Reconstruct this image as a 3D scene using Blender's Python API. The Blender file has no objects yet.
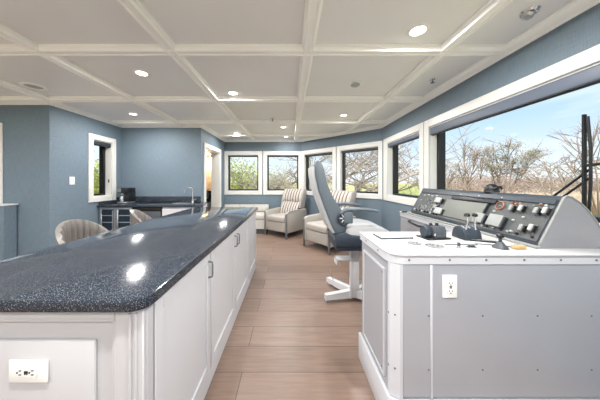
import bpy, bmesh, math, random
from mathutils import Vector, Matrix
random.seed(7)
PI = math.pi
COL = bpy.context.scene.collection

# ------------------------------------------------------------ materials
def srgb(c):
    if isinstance(c, str):
        c = tuple(int(c[i:i+2], 16)/255 for i in (0, 2, 4))
    return tuple((x/12.92 if x <= .04045 else ((x+.055)/1.055)**2.4) for x in c) + (1,)

def new_mat(name):
    m = bpy.data.materials.new(name); m.use_nodes = True
    nt = m.node_tree; b = nt.nodes['Principled BSDF']
    return m, nt, b

def mat(name, col, rough=.5, metal=0, spec=.5, noise=0, nscale=20, bump=0, coat=0, stretch=(1, 1, 1)):
    m, nt, b = new_mat(name)
    c = srgb(col)
    b.inputs['Base Color'].default_value = c
    b.inputs['Roughness'].default_value = rough
    b.inputs['Metallic'].default_value = metal
    b.inputs['Specular IOR Level'].default_value = spec
    b.inputs['Coat Weight'].default_value = coat
    tc = nt.nodes.new('ShaderNodeTexCoord'); mp = nt.nodes.new('ShaderNodeMapping')
    mp.inputs['Scale'].default_value = stretch
    nt.links.new(tc.outputs['Object'], mp.inputs['Vector'])
    n = nt.nodes.new('ShaderNodeTexNoise'); n.inputs['Scale'].default_value = nscale; n.inputs['Detail'].default_value = 4
    nt.links.new(mp.outputs['Vector'], n.inputs['Vector'])
    if noise:
        mr = nt.nodes.new('ShaderNodeMapRange'); mr.inputs['To Min'].default_value = 1-noise; mr.inputs['To Max'].default_value = 1+noise
        nt.links.new(n.outputs['Fac'], mr.inputs['Value'])
        mx = nt.nodes.new('ShaderNodeVectorMath'); mx.operation = 'SCALE'
        mx.inputs[0].default_value = c[:3]
        nt.links.new(mr.outputs['Result'], mx.inputs['Scale'])
        nt.links.new(mx.outputs['Vector'], b.inputs['Base Color'])
    if bump:
        bp = nt.nodes.new('ShaderNodeBump'); bp.inputs['Strength'].default_value = bump; bp.inputs['Distance'].default_value = .01
        nt.links.new(n.outputs['Fac'], bp.inputs['Height']); nt.links.new(bp.outputs['Normal'], b.inputs['Normal'])
    return m

def emis(name, col, s):
    m, nt, b = new_mat(name)
    b.inputs['Base Color'].default_value = srgb(col)
    b.inputs['Emission Color'].default_value = srgb(col)
    b.inputs['Emission Strength'].default_value = s
    return m

def wallpaper():
    m, nt, b = new_mat('blue_grasscloth')
    tc = nt.nodes.new('ShaderNodeTexCoord')
    def nz(sc, scale, detail=3):
        mp = nt.nodes.new('ShaderNodeMapping'); mp.inputs['Scale'].default_value = sc
        nt.links.new(tc.outputs['Object'], mp.inputs['Vector'])
        n = nt.nodes.new('ShaderNodeTexNoise'); n.inputs['Scale'].default_value = scale; n.inputs['Detail'].default_value = detail
        nt.links.new(mp.outputs['Vector'], n.inputs['Vector']); return n
    h = nz((2, 2, 60), 6); v = nz((40, 40, 1.5), 6)
    add = nt.nodes.new('ShaderNodeMath'); nt.links.new(h.outputs['Fac'], add.inputs[0]); nt.links.new(v.outputs['Fac'], add.inputs[1])
    r = nt.nodes.new('ShaderNodeMapRange'); r.inputs['From Min'].default_value = .7; r.inputs['From Max'].default_value = 1.3
    nt.links.new(add.outputs[0], r.inputs['Value'])
    mx = nt.nodes.new('ShaderNodeMix'); mx.data_type = 'RGBA'
    mx.inputs['A'].default_value = srgb('5e6f7d'); mx.inputs['B'].default_value = srgb('768691')
    nt.links.new(r.outputs['Result'], mx.inputs['Factor'])
    nt.links.new(mx.outputs['Result'], b.inputs['Base Color'])
    b.inputs['Roughness'].default_value = .62
    bp = nt.nodes.new('ShaderNodeBump'); bp.inputs['Strength'].default_value = .15; bp.inputs['Distance'].default_value = .003
    nt.links.new(add.outputs[0], bp.inputs['Height']); nt.links.new(bp.outputs['Normal'], b.inputs['Normal'])
    return m

def planks():
    m, nt, b = new_mat('oak_planks')
    tc = nt.nodes.new('ShaderNodeTexCoord')
    br = nt.nodes.new('ShaderNodeTexBrick')
    br.offset = .5; br.offset_frequency = 2
    br.inputs['Scale'].default_value = 1
    br.inputs['Mortar Size'].default_value = .0028
    br.inputs['Mortar Smooth'].default_value = .2
    br.inputs['Bias'].default_value = 0
    br.inputs['Brick Width'].default_value = 2.3
    br.inputs['Row Height'].default_value = .2375
    br.inputs['Color1'].default_value = srgb('877265'); br.inputs['Color2'].default_value = srgb('776357'); br.inputs['Mortar'].default_value = srgb('45372f')
    mp0 = nt.nodes.new('ShaderNodeMapping'); mp0.inputs['Location'].default_value = (.33, -.094, 0)
    nt.links.new(tc.outputs['Object'], mp0.inputs['Vector']); nt.links.new(mp0.outputs['Vector'], br.inputs['Vector'])
    mp = nt.nodes.new('ShaderNodeMapping'); mp.inputs['Scale'].default_value = (1.2, 14, 1)
    nt.links.new(tc.outputs['Object'], mp.inputs['Vector'])
    n = nt.nodes.new('ShaderNodeTexNoise'); n.inputs['Scale'].default_value = 3; n.inputs['Detail'].default_value = 7; n.inputs['Distortion'].default_value = .6
    nt.links.new(mp.outputs['Vector'], n.inputs['Vector'])
    mr = nt.nodes.new('ShaderNodeMapRange'); mr.inputs['From Min'].default_value = .25; mr.inputs['From Max'].default_value = .75
    mr.inputs['To Min'].default_value = .8; mr.inputs['To Max'].default_value = 1.16
    nt.links.new(n.outputs['Fac'], mr.inputs['Value'])
    mx = nt.nodes.new('ShaderNodeVectorMath'); mx.operation = 'SCALE'
    nt.links.new(br.outputs['Color'], mx.inputs[0]); nt.links.new(mr.outputs['Result'], mx.inputs['Scale'])
    nt.links.new(mx.outputs['Vector'], b.inputs['Base Color'])
    b.inputs['Roughness'].default_value = .38
    bp = nt.nodes.new('ShaderNodeBump'); bp.inputs['Strength'].default_value = .12; bp.inputs['Distance'].default_value = .004
    nt.links.new(n.outputs['Fac'], bp.inputs['Height']); nt.links.new(bp.outputs['Normal'], b.inputs['Normal'])
    return m

def speckle(name, base, spots, scale=140, rough=.16):
    m, nt, b = new_mat(name)
    tc = nt.nodes.new('ShaderNodeTexCoord')
    out = None
    cur = srgb(base)
    for k, (c, sc, th) in enumerate(spots):
        v = nt.nodes.new('ShaderNodeTexVoronoi'); v.inputs['Scale'].default_value = scale*sc
        nt.links.new(tc.outputs['Object'], v.inputs['Vector'])
        # only some cells carry a fleck
        sep = nt.nodes.new('ShaderNodeSeparateColor'); nt.links.new(v.outputs['Color'], sep.inputs['Color'])
        g = nt.nodes.new('ShaderNodeMath'); g.operation = 'GREATER_THAN'; g.inputs[1].default_value = .45
        nt.links.new(sep.outputs[0], g.inputs[0])
        l = nt.nodes.new('ShaderNodeMath'); l.operation = 'LESS_THAN'; l.inputs[1].default_value = th
        nt.links.new(v.outputs['Distance'], l.inputs[0])
        mu = nt.nodes.new('ShaderNodeMath'); mu.operation = 'MULTIPLY'
        nt.links.new(g.outputs[0], mu.inputs[0]); nt.links.new(l.outputs[0], mu.inputs[1])
        mx = nt.nodes.new('ShaderNodeMix'); mx.data_type = 'RGBA'
        if out is None: mx.inputs['A'].default_value = cur
        else: nt.links.new(out, mx.inputs['A'])
        mx.inputs['B'].default_value = srgb(c)
        nt.links.new(mu.outputs[0], mx.inputs['Factor'])
        out = mx.outputs['Result']
    nt.links.new(out, b.inputs['Base Color'])
    b.inputs['Roughness'].default_value = rough; b.inputs['Specular IOR Level'].default_value = .4
    return m

def glass_mat():
    m = bpy.data.materials.new('window_glass'); m.use_nodes = True
    nt = m.node_tree; nt.nodes.clear()
    o = nt.nodes.new('ShaderNodeOutputMaterial'); mx = nt.nodes.new('ShaderNodeMixShader')
    t = nt.nodes.new('ShaderNodeBsdfTransparent'); g = nt.nodes.new('ShaderNodeBsdfGlossy'); g.inputs['Roughness'].default_value = .02
    t.inputs['Color'].default_value = (.97, .98, .98, 1)
    mx.inputs[0].default_value = .005
    nt.links.new(t.outputs[0], mx.inputs[1]); nt.links.new(g.outputs[0], mx.inputs[2]); nt.links.new(mx.outputs[0], o.inputs[0])
    return m

M = dict(
    wall=wallpaper(), floor=planks(),
    trim=mat('trim_white_paint', 'dcdcd8', .35), ceil=mat('ceiling_panel', 'ececeb', .33, noise=.03, nscale=3, spec=.4),
    beam=mat('beam_white', 'fdfdfa', .6),
    cab=mat('cabinet_white', 'd4d5d9', .35), cabgrey=mat('cabinet_end_paint', 'c3c3c6', .4),
    granite=speckle('navy_speckled_stone', '2a3039', [('8b95a3', 1, .22), ('b9c0c8', 1.7, .2), ('10141c', .8, .28)], 185, .1),
    black=mat('black_metal', '101113', .4), blackp=mat('black_plastic', '1b1d20', .35), dark=mat('charcoal_plastic', '494e54', .45),
    shade=mat('shade_cassette', '5a6373', .45), shadek=mat('dark_shade_cassette', '2e3238', .5),
    glass=glass_mat(), steel=mat('stainless', 'c5c7ca', .28, .9), chrome=mat('chrome', 'dcdee2', .12, 1),
    conpanel=mat('grey_brushed_panel', 'b4b7bf', .32, .3, noise=.06, nscale=4, bump=.02, stretch=(1, 1, 1)),
    conside=mat('grey_side_laminate', 'a0a1a7', .4, .1, noise=.04, nscale=30),
    contop=mat('white_console_laminate', 'c0c0bf', .2, noise=.03, nscale=8),
    contrim=mat('satin_white_trim', 'cdd0d6', .35, .1),
    dashface=mat('dash_face_grey', '46494b', .4, noise=.12, nscale=60, bump=.05), dash=mat('dash_housing', '333c45', .38, noise=.1, nscale=80),
    dashend=mat('dash_end_grey', '8f9095', .42, .15, noise=.08, nscale=90),
    scr=mat('screen_grey', '6f726d', .55), scrdark=mat('screen_band', '20242a', .4),
    boxl=mat('light_grey_plastic', 'a7abaa', .4), boxm=mat('mid_grey_plastic', '8a8d8b', .45), green=mat('green_lens', '59684f', .4),
    rust=mat('copper_ring', 'a0705a', .4), tan=mat('tan_plastic', 'c9a36f', .5), red=mat('red_lens', 'b5382c', .4),
    plate=mat('outlet_plate', 'f3f4f2', .3), slot=mat('slot_black', '0a0a0a', .6),
    uph=mat('cream_upholstery', 'a8a39c', .6, noise=.05, nscale=60, bump=.05), uphleg=mat('pewter_leg', '6c6f72', .4, .3),
    navy=mat('navy_vinyl', '2b3541', .4), slate=mat('slate_blue_vinyl', '5c676f', .45, noise=.06, nscale=50, bump=.06),
    pale=mat('pale_vinyl', 'b2b4b6', .45), whitem=mat('white_powder_coat', 'cfd1d4', .35),
    stool=mat('champagne_leather', '6c6864', .35), bench=mat('cream_bench_vinyl', 'c6c3bc', .5),
    canlit=emis('can_light_lens', 'fff6e8', 6), canring=mat('can_ring', 'f4f4f2', .4), warm=emis('vanity_glow', 'ffcf8a', 9),
    warmwall=mat('cream_bath_wall', 'e8d9c4', .6), bark=mat('grey_bark', 'a3988d', .9, noise=.2, nscale=6), barkd=mat('brown_bark', '988579', .9, noise=.2, nscale=6),
    leafy=mat('yellow_green_leaf', 'a5ad5c', .7, noise=.35, nscale=1.5), olive=mat('olive_leaf', '8b8470', .8, noise=.3, nscale=1.5),
    brush=mat('dry_brush', 'c2ad99', .9, noise=.35, nscale=.6), green2=mat('grass_leaf', 'b3bc78', .8, noise=.3, nscale=1),
    paper=mat('white_paper', 'f2f2ef', .6), rubber=mat('rubber', '15171a', .7),
    coffee=mat('coffee_maker_black', '1e2124', .3), cooler=mat('cooler_glass', '1c2733', .08, coat=.5), shelf=mat('cooler_shelf', '9aa3aa', .4),
)
def ground_mat():
    m, nt, b = new_mat('field_ground')
    tc = nt.nodes.new('ShaderNodeTexCoord')
    n = nt.nodes.new('ShaderNodeTexNoise'); n.inputs['Scale'].default_value = .12; n.inputs['Detail'].default_value = 8
    nt.links.new(tc.outputs['Object'], n.inputs['Vector'])
    r = nt.nodes.new('ShaderNodeValToRGB')
    r.color_ramp.elements[0].position = .38; r.color_ramp.elements[0].color = srgb('a3a866')
    r.color_ramp.elements[1].position = .62; r.color_ramp.elements[1].color = srgb('c9b592')
    nt.links.new(n.outputs['Fac'], r.inputs['Fac']); nt.links.new(r.outputs['Color'], b.inputs['Base Color'])
    b.inputs['Roughness'].default_value = .95
    return m
M['ground'] = ground_mat()

# ------------------------------------------------------------ mesh builder
class MB:
    def __init__(s, T=None): s.bm = bmesh.new(); s.T = T or Matrix()
    def _add(s, verts, faces, smooth_all=True):
        vs = [s.bm.verts.new(s.T @ Vector(v)) for v in verts]
        for f in faces:
            try: s.bm.faces.new([vs[i] for i in f])
            except ValueError: pass
        return s
    def box(s, x0, x1, y0, y1, z0, z1, bev=0, seg=2, R=None):
        b = bmesh.new(); bmesh.ops.create_cube(b, size=1)
        for v in b.verts:
            v.co = Vector(((x0+x1)/2+v.co.x*(x1-x0), (y0+y1)/2+v.co.y*(y1-y0), (z0+z1)/2+v.co.z*(z1-z0)))
        if bev:
            bev = min(bev, abs(x1-x0)*.49, abs(y1-y0)*.49, abs(z1-z0)*.49)
            bmesh.ops.bevel(b, geom=list(b.edges), offset=bev, segments=seg, profile=.5, affect='EDGES')
        return s.merge(b, R)
    def merge(s, b, R=None):
        b.verts.index_update()
        R = R or Matrix()
        s._add([R @ v.co for v in b.verts], [[v.index for v in f.verts] for f in b.faces]); b.free(); return s
    def prism(s, pts, a0, a1, axis='y', bev=0):
        # pts in the plane across the axis; axis y: pts=(x,z); axis z: (x,y); axis x: (y,z)
        def P(p, a):
            return {'y': (p[0], a, p[1]), 'z': (p[0], p[1], a), 'x': (a, p[0], p[1])}[axis]
        n = len(pts); b = bmesh.new()
        v = [b.verts.new(P(p, a0)) for p in pts]+[b.verts.new(P(p, a1)) for p in pts]
        b.faces.new(v[:n]); b.faces.new(v[n:][::-1])
        for i in range(n): b.faces.new([v[i], v[i+n], v[(i+1) % n+n], v[(i+1) % n]])
        bmesh.ops.recalc_face_normals(b, faces=list(b.faces))
        if bev: bmesh.ops.bevel(b, geom=list(b.edges), offset=bev, segments=2, profile=.5, affect='EDGES')
        return s.merge(b)
    def tube(s, pts, r, n=10, caps=True):
        pts = [Vector(p) for p in pts]; rs = r if isinstance(r, (list, tuple)) else [r]*len(pts)
        vs = []; fs = []; prev = None
        for i, p in enumerate(pts):
            t = (pts[min(i+1, len(pts)-1)]-pts[max(i-1, 0)]).normalized()
            if prev is None:
                a = t.orthogonal().normalized()
            else:
                a = (prev-t*prev.dot(t)).normalized()
            prev = a; c = t.cross(a)
            for k in range(n):
                an = 2*PI*k/n; vs.append(p+(a*math.cos(an)+c*math.sin(an))*rs[i])
        for i in range(len(pts)-1):
            for k in range(n):
                fs.append((i*n+k, i*n+(k+1) % n, (i+1)*n+(k+1) % n, (i+1)*n+k))
        if caps:
            fs.append(tuple(range(n))[::-1]); fs.append(tuple((len(pts)-1)*n+k for k in range(n)))
        return s._add(vs, fs)
    def cyl(s, c, r, h, n=20, r2=None, axis='z'):
        c = Vector(c); d = {'z': Vector((0, 0, h)), 'x': Vector((h, 0, 0)), 'y': Vector((0, h, 0))}[axis]
        return s.tube([c, c+d], [r, r if r2 is None else r2], n)
    def lathe(s, prof, c=(0, 0, 0), n=24, R=None):
        vs = []; fs = []; R = R or Matrix(); c = Vector(c)
        for r, z in prof:
            for k in range(n):
                a = 2*PI*k/n; vs.append(c+R @ Vector((r*math.cos(a), r*math.sin(a), z)))
        m = len(prof)
        for i in range(m-1):
            for k in range(n): fs.append((i*n+k, i*n+(k+1) % n, (i+1)*n+(k+1) % n, (i+1)*n+k))
        fs.append(tuple(range(n))[::-1]); fs.append(tuple((m-1)*n+k for k in range(n)))
        return s._add(vs, fs)
    def quad(s, a, b, c, d): return s._add([a, b, c, d], [(0, 1, 2, 3)])

def obj(name, mb, m, parent=None, sub=0, angle=38, label=None):
    bm = mb.bm
    bmesh.ops.recalc_face_normals(bm, faces=list(bm.faces))
    for f in bm.faces: f.smooth = True
    for e in bm.edges:
        if len(e.link_faces) != 2 or e.calc_face_angle(0) > math.radians(angle): e.smooth = False
    me = bpy.data.meshes.new(name); bm.to_mesh(me); bm.free()
    me.materials.append(M[m] if isinstance(m, str) else m)
    o = bpy.data.objects.new(name, me); COL.objects.link(o)
    if parent: o.parent = parent
    if sub:
        md = o.modifiers.new('sub', 'SUBSURF'); md.levels = sub; md.render_levels = sub
    if label: o['label'] = label
    return o
def thing(name, label, cat, loc=(0, 0, 0), rz=0, group=None, kind=None):
    o = bpy.data.objects.new(name, None); COL.objects.link(o)
    o.location = loc; o.rotation_euler = (0, 0, rz); o.empty_display_size = .1
    if kind: o['kind'] = kind
    else:
        o['label'] = label; o['category'] = cat
    if group: o['group'] = group
    return o
def tag(o, label, cat, group=None, kind=None):
    o['label'] = label; o['category'] = cat
    if group: o['group'] = group
    if kind: o['kind'] = kind
    return o
def struct(name, mb, m, loc=None, rz=0):
    o = obj(name, mb, m); o['kind'] = 'structure'
    if loc: o.location = loc
    o.rotation_euler = (0, 0, rz); return o
def dup(root, loc, rz=None, label=None):
    r = root.copy(); COL.objects.link(r); r.location = loc
    if rz is not None: r.rotation_euler = (0, 0, rz)
    if label: r['label'] = label
    for ch in list(root.children):
        c = ch.copy(); COL.objects.link(c); c.parent = r
        for g in ch.children:
            d = g.copy(); COL.objects.link(d); d.parent = c
    return r

H = 2.45      # ceiling plane
CR = 2.395    # underside of the crown
Z0, Z1 = .942, 2.142     # casing outer
I0, I1 = 1.044, 2.04     # opening

# ------------------------------------------------------------ shell
fl = MB().box(-5.4, 2.15, -1.9, 6.3, -.12, 0); struct('floor', fl, 'floor')
ce = MB().box(-5.4, 2.15, -1.9, 6.3, H, H+.12).box(-3.6, -2.0, 6.3, 7.1, H, H+.12); struct('ceiling', ce, 'ceil')

def wall(name, loc, rz, L, holes=(), t=.2, s0=0, m='wall'):
    b = MB(); x = s0
    for (a, c, z0, z1) in sorted(holes):
        b.box(x, a, 0, t, 0, H-.001)
        if z0 > 0: b.box(a, c, 0, t, 0, z0)
        b.box(a, c, 0, t, z1, H-.001)
        x = c
    b.box(x, L, 0, t, 0, H-.001)
    return struct(name, b, m, loc, rz)
def crown(name, loc, rz, L, s0=0):
    b = MB()
    prof = [(0, CR), (-.012, CR), (-.018, CR+.012), (-.05, CR+.02), (-.075, CR+.036), (-.082, CR+.044), (-.1, CR+.047), (-.1, H-.001), (0, H-.001)]
    b.prism(prof, s0, L, 'x'); return struct(name, b, 'beam', loc, rz)
def base(name, loc, rz, L, s0=0):
    b = MB().prism([(0, .001), (-.014, .001), (-.014, .09), (-.006, .1), (0, .1)], s0, L, 'x'); return struct(name, b, 'trim', loc, rz)

BL, BR, RA = (-1.8, 6.07, 0), (.31, 6.07, 0), (1.87, 4.49, 0)
fz = math.atan2(RA[1]-BR[1], RA[0]-BR[0]); FL = math.hypot(RA[1]-BR[1], RA[0]-BR[0])
# openings (s0,s1) in each wall's own run
back_w = [(-1.725+1.8, -.864+1.8), (-.64+1.8, .243+1.8)]
fac_w = [(.115, 1.035), (1.255, 2.16)]
right_w = [(4.49-4.20, 4.49-3.15), (4.49-2.94, 4.49-.35), (4.49-.05, 4.49+1.3)]
left_w = [(3.79-3.31, 4.19-3.31)]
wall('wall_back', BL, 0, 2.11+.07, [(a, c, I0, I1) for a, c in back_w], s0=-.2)
wall('wall_facet', BR, fz, FL, [(a, c, I0, I1) for a, c in fac_w])
wall('wall_right', RA, -PI/2, 6.09, [(a, c, I0, I1) for a, c in right_w], s0=-.1)
wall('wall_doorway', (-1.8, 4.65, 0), PI/2, 1.42, [(4.68-4.65, 5.60-4.65, 0, 2.03)])
wall('wall_kitchen', (-3.4, 4.45, 0), 0, 1.6, s0=-.2)
wall('wall_left', (-3.4, 3.31, 0), PI/2, 1.14, [(a, c, I0, I1) for a, c in left_w])
wall('wall_nook', (-5.2, 3.11, 0), 0, 1.8, [(.35, 1.05, 1.02, I1)], s0=-.2)
wall('wall_far_left', (-5.2, -1.6, 0), PI/2, 4.71, [(.8, 4.0, 1.0, I1)], m='trim')  # unseen wall, white to bounce light; window added to let daylight in
wall('wall_rear', (2.07, -1.6, 0), PI, 7.47, [(.5, 2.6, 1.0, I1), (4.0, 6.6, 1.0, I1)], m='trim')  # also unseen: white for bounce, both windows added for daylight
# crowns
for k, (l, r, L, s0) in enumerate([(BL, 0, 2.15, 0), (BR, fz, FL, 0), (RA, -PI/2, 6.09, -.04), ((-1.8, 4.45, 0), PI/2, 1.62, -.1), ((-3.4, 4.45, 0), 0, 1.6, 0),
                                   ((-3.4, 3.11, 0), PI/2, 1.34, 0), ((-5.2, 3.11, 0), 0, 1.8, 0), ((-5.2, -1.6, 0), PI/2, 4.71, 0), ((1.87, -1.6, 0), PI, 7.07, 0)]):
    crown('trim_%d' % (k+1), l, r, L, s0)
for nm, l, r, L, s0 in [('baseboard_back', BL, 0, 2.1, 0), ('baseboard_facet', BR, fz, FL, 0), ('baseboard_right', (1.87, 4.45, 0), -PI/2, 1.7, 0),
                    ('baseboard_nook', (-5.2, 3.11, 0), 0, 1.8, 0), ('baseboard_doorway', (-1.8, 5.72, 0), PI/2, .33, 0)]:
    base(nm, l, r, L, s0)

# coffer beams
def beam_prof(w=.11, h=.05):
    a = w/2
    return [(-a, H-.001), (-a, H-h*.45), (-a+.012, H-h*.6), (-a+.018, H-h), (-a+.03, H-h), (-a+.034, H-h+.008), (a-.034, H-h+.008), (a-.03, H-h), (a-.018, H-h), (a-.012, H-h*.6), (a, H-h*.45), (a, H-.001)]
k = 20
for x, y0, y1 in [(.15, -1.55, 6.0), (-1.0, -1.55, 6.0), (-2.13, -1.55, 4.4), (-3.27, -1.55, 3.1), (1.3, -1.55, 5.0), (-4.42, -1.55, 3.0)]:
    b = MB().prism([(x+p[0], p[1]) for p in beam_prof()], y0, y1, 'y'); struct('trim_%d' % k, b, 'beam'); k += 1
for y, x0, x1 in [(-.4, -5.1, 1.8), (.74, -5.1, 1.8), (1.87, -5.1, 1.8), (2.99, -5.1, 1.8), (4.13, -3.3, 1.8), (5.3, -1.75, 1.0)]:
    b = MB().prism([(y+p[0], p[1]+.0015) for p in beam_prof()], x0, x1, 'x'); struct('trim_%d' % k, b, 'beam'); k += 1

# windows -------------------------------------------------------
wn = [0]
def window(loc, rz, a, c, z0=I0, z1=I1, cw=.1, depth=.12, cz=None, shade='shadek', shh=.045, cl=None, crr=None, sashw=.045, gap=.0):
    wn[0] += 1
    e = thing('window_%d' % wn[0], None, None, loc, rz, kind='structure')
    cl = cw if cl is None else cl; crr = cw if crr is None else crr
    t = .022; b = MB()
    # mitred-look casing, two steps
    for (x0, x1, y0, y1) in [(a-cl, a, z0-cw, z1+cw), (c, c+crr, z0-cw, z1+cw), (a, c, z1, z1+cw), (a, c, z0-cw, z0)]:
        b.box(x0, x1, -t, -.001, y0, y1, .004, 1)
    obj('casing', b, 'trim', e)
    b = MB(); j = .012
    b.box(a, a+j, -.001, depth-.036, z0, z1).box(c-j, c, -.001, depth-.036, z0, z1).box(a+j, c-j, -.001, depth-.036, z0, z0+j).box(a+j, c-j, -.001, depth-.036, z1-j, z1)
    obj('window_jamb', b, 'trim', e)
    f = sashw; b = MB(); y0, y1 = depth-.035, depth+.06; A, C, Za, Zb = a, c, z0, z1
    b.box(A, A+f, y0, y1, Za, Zb, .004, 1).box(C-f, C, y0, y1, Za, Zb, .004, 1).box(A+f, C-f, y0, y1, Za, Za+f, .004, 1).box(A+f, C-f, y0, y1, Zb-f, Zb, .004, 1)
    obj('window_frame', b, 'black', e)
    obj('window_pane', MB().box(A+f, C-f, y0+.05, y0+.056, Za+f, Zb-f), 'glass', e)
    if shade:
        b = MB().box(a+.014, c-.014, -.012, .04, z1-.014-shh, z1-.014, .012, 3)
        s_ = obj('roller_shade', b, shade, e)
        obj('hem_bar', MB().box(a+.02, c-.02, .015, .03, z1-.026-shh, z1-.013-shh, .004, 1), 'blackp', s_)
    return e
for a, c in back_w: window(BL, 0, a, c, shh=.03, depth=.08)
window(BR, fz, *fac_w[0], shh=.05, depth=.09); window(BR, fz, *fac_w[1], shh=.05, depth=.09)
window(RA, -PI/2, *right_w[0], shade='shade', shh=.065, cl=.16, crr=.095, sashw=.045)
window(RA, -PI/2, *right_w[1], shade='shade', shh=.095, cl=.095, sashw=.045)
window(RA, -PI/2, *right_w[2], shade=None)
lw = window((-3.4, 3.31, 0), PI/2, *left_w[0], cw=.09, depth=.14, shade='shadek', shh=.07)
obj('window_latch', MB().box(left_w[0][1]-.02, left_w[0][1]-.008, .03, .05, 1.29, 1.35, .003, 1), 'black', lw)
window((-5.2, 3.11, 0), 0, .35, 1.05, z0=1.02, shade=None)
window((-5.2, -1.6, 0), PI/2, .8, 4.0, z0=1.1, shade=None)  # this and the rear pair are unseen, added for daylight
window((2.07, -1.6, 0), PI, .5, 2.6, z0=1.1, shade=None)
window((2.07, -1.6, 0), PI, 4.0, 6.6, z0=1.1, shade=None)

# half wall and ledge at the left
b = MB().box(-5.19, -3.84, 2.95, 3.09, .001, .985)
struct('wall_half', b, 'wall')
b = MB().box(-5.19, -3.825, 2.93, 3.105, .986, 1.005, .005, 2); struct('trim_40', b, 'trim')

# doorway: casing and jamb
e = thing('door_1', None, None, (-1.8, 4.65, 0), PI/2, kind='structure')
a, c = .03, .95
b = MB().box(a-.1, a, -.022, -.001, .001, 2.13, .004, 1).box(c, c+.1, -.022, -.001, .001, 2.13, .004, 1).box(a, c, -.022, -.001, 2.03, 2.13, .004, 1)
obj('door_casing', b, 'trim', e)
b = MB().box(a, a+.015, 0, .2, .001, 2.03).box(c-.015, c, 0, .2, .001, 2.03).box(a, c, 0, .2, 2.015, 2.03)
obj('door_jamb', b, 'trim', e)

# washroom beyond the doorway
b = MB()
b.box(-3.6, -3.4, 4.66, 7.1, 0, H-.001).box(-3.4, -2.0, 7.0, 7.1, 0, H-.001).box(-2.1, -2.0, 6.08, 7.0, 0, H-.001)
struct('wall_washroom', b, 'warmwall')
struct('floor_washroom', MB().box(-3.6, -2.0, 6.31, 7.1, -.12, -.001), 'floor')
# vanity inside
v = thing('vanity_cabinet', 'white washroom vanity with dark top seen through the doorway', 'cabinet', (-2.36, 6.1, 0))
obj('body', MB().box(-.24, .24, -.5, .85, .0, .76), 'cab', v)
obj('door', MB().box(-.26, -.242, -.45, .15, .1, .72, .004, 1), 'cab', v); obj('door', MB().box(-.26, -.242, .2, .8, .1, .72, .004, 1), 'cab', v)
obj('counter_top', MB().box(-.27, .245, -.53, .86, .762, .795, .004, 1), 'granite', v)
mk = thing('microwave', 'small black microwave oven on the washroom vanity through the doorway', 'microwave', (-2.36, 6.3, .797))
obj('body', MB().box(-.2, .2, -.2, .2, 0, .26, .01, 2), 'blackp', mk)
obj('door', MB().box(-.16, .1, -.215, -.202, .03, .23, .004, 1), 'steel', mk); obj('window_panel', MB().box(-.13, .06, -.219, -.216, .06, .2), 'slot', mk)
vl = thing('vanity_light', 'warm glowing wall light seen high through the doorway', 'wall lamp', (-2.62, 6.99, 2.08))
obj('back_plate', MB().box(-.3, .3, -.025, 0, -.04, .04, .006, 2), 'chrome', vl)
for x in (-.2, 0, .2):
    g = obj('arm', MB().tube([(x, -.02, 0), (x, -.08, 0), (x, -.1, -.03)], .008), 'chrome', vl)
    obj('lamp_shade', MB().lathe([(.03, .0), (.055, -.03), (.065, -.09), (.05, -.12)], (x, -.1, -.02), 16), 'warm', vl)
def lamp(name, loc, power, size=.12, col=(1, .975, .95), rot=(0, 0, 0), typ='AREA', spread=None):
    d = bpy.data.lights.new(name, typ); d.energy = power; d.color = col
    if typ == 'AREA':
        d.shape = 'DISK'; d.size = size
        if spread: d.spread = spread
    else: d.shadow_soft_size = size
    o = bpy.data.objects.new(name, d); COL.objects.link(o); o.location = loc; o.rotation_euler = rot; return o
lp = lamp('vanity_bulb', (0, -.22, -.12), 22, .1, (1, .8, .55), typ='POINT'); lp.parent = vl

# ------------------------------------------------------------ ceiling fittings
cans = [(.96, 1.65, 'recessed ceiling light in the coffer nearest the big window, largest in view'), (-.73, 2.82, 'recessed ceiling light above the middle of the island counter'),
        (-2.64, 3.7, 'recessed ceiling light before the kitchenette wall'), (-.14, 4.6, 'recessed ceiling light beyond the sprinkler, above the walkway end'),
        (.92, 3.77, 'recessed ceiling light above the swivel helm seat'), (-1.27, 5.2, 'recessed ceiling light beside the doorway'),
        (-.1, 5.6, 'recessed ceiling light farthest off, just before the back windows')]
hidden = [(-.5, .3), (1.0, .2), (-2.0, .9), (-1.55, 2.3), (-3.8, 1.2), (-2.6, -.9), (0, -1.0), (-4.4, -.9)]  # extra cans added to brighten the room
first = None
for i, (x, y, lab) in enumerate(cans):
    if first is None:
        r = first = thing('ceiling_light', lab, 'ceiling light', (x, y, H), group='recessed ceiling lights')
        obj('ring', MB().lathe([(.052, -.002), (.056, -.008), (.072, -.006), (.078, -.0005)], (0, 0, 0), 28), 'canring', r)
        obj('lens', MB().lathe([(.05, -.006), (.03, -.012), (.001, -.013)], (0, 0, 0), 24), 'canlit', r)
    else: r = dup(first, (x, y, H), label=lab)
POW = 23
for i, (x, y) in enumerate([c[:2] for c in cans]):
    lamp('can_lamp', (x, y, H-.03), POW*(.35 if y > 5.5 else .6 if y > 5 else 1), .1)
for x, y in hidden:
    r = dup(first, (x, y, H), label='extra recessed ceiling light added overhead to brighten the room')
    lamp('can_lamp', (x, y, H-.03), POW*1.3, .1)
def eyeball(name, x, y, lab, cat):
    r = thing(name, lab, cat, (x, y, H))
    obj('ring', MB().lathe([(.03, -.001), (.045, -.012), (.055, -.0005)], n=24), 'chrome', r)
    obj('lamp_head', MB().lathe([(.028, -.004), (.034, -.03), (.024, -.045), (.018, -.04)], n=20, R=Matrix.Rotation(.5, 4, 'Y')), 'steel', r)
    return r
eyeball('eyeball_spotlight', 1.6, 1.47, 'chrome swivel spotlight on the ceiling by the big window shade', 'spotlight')
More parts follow.
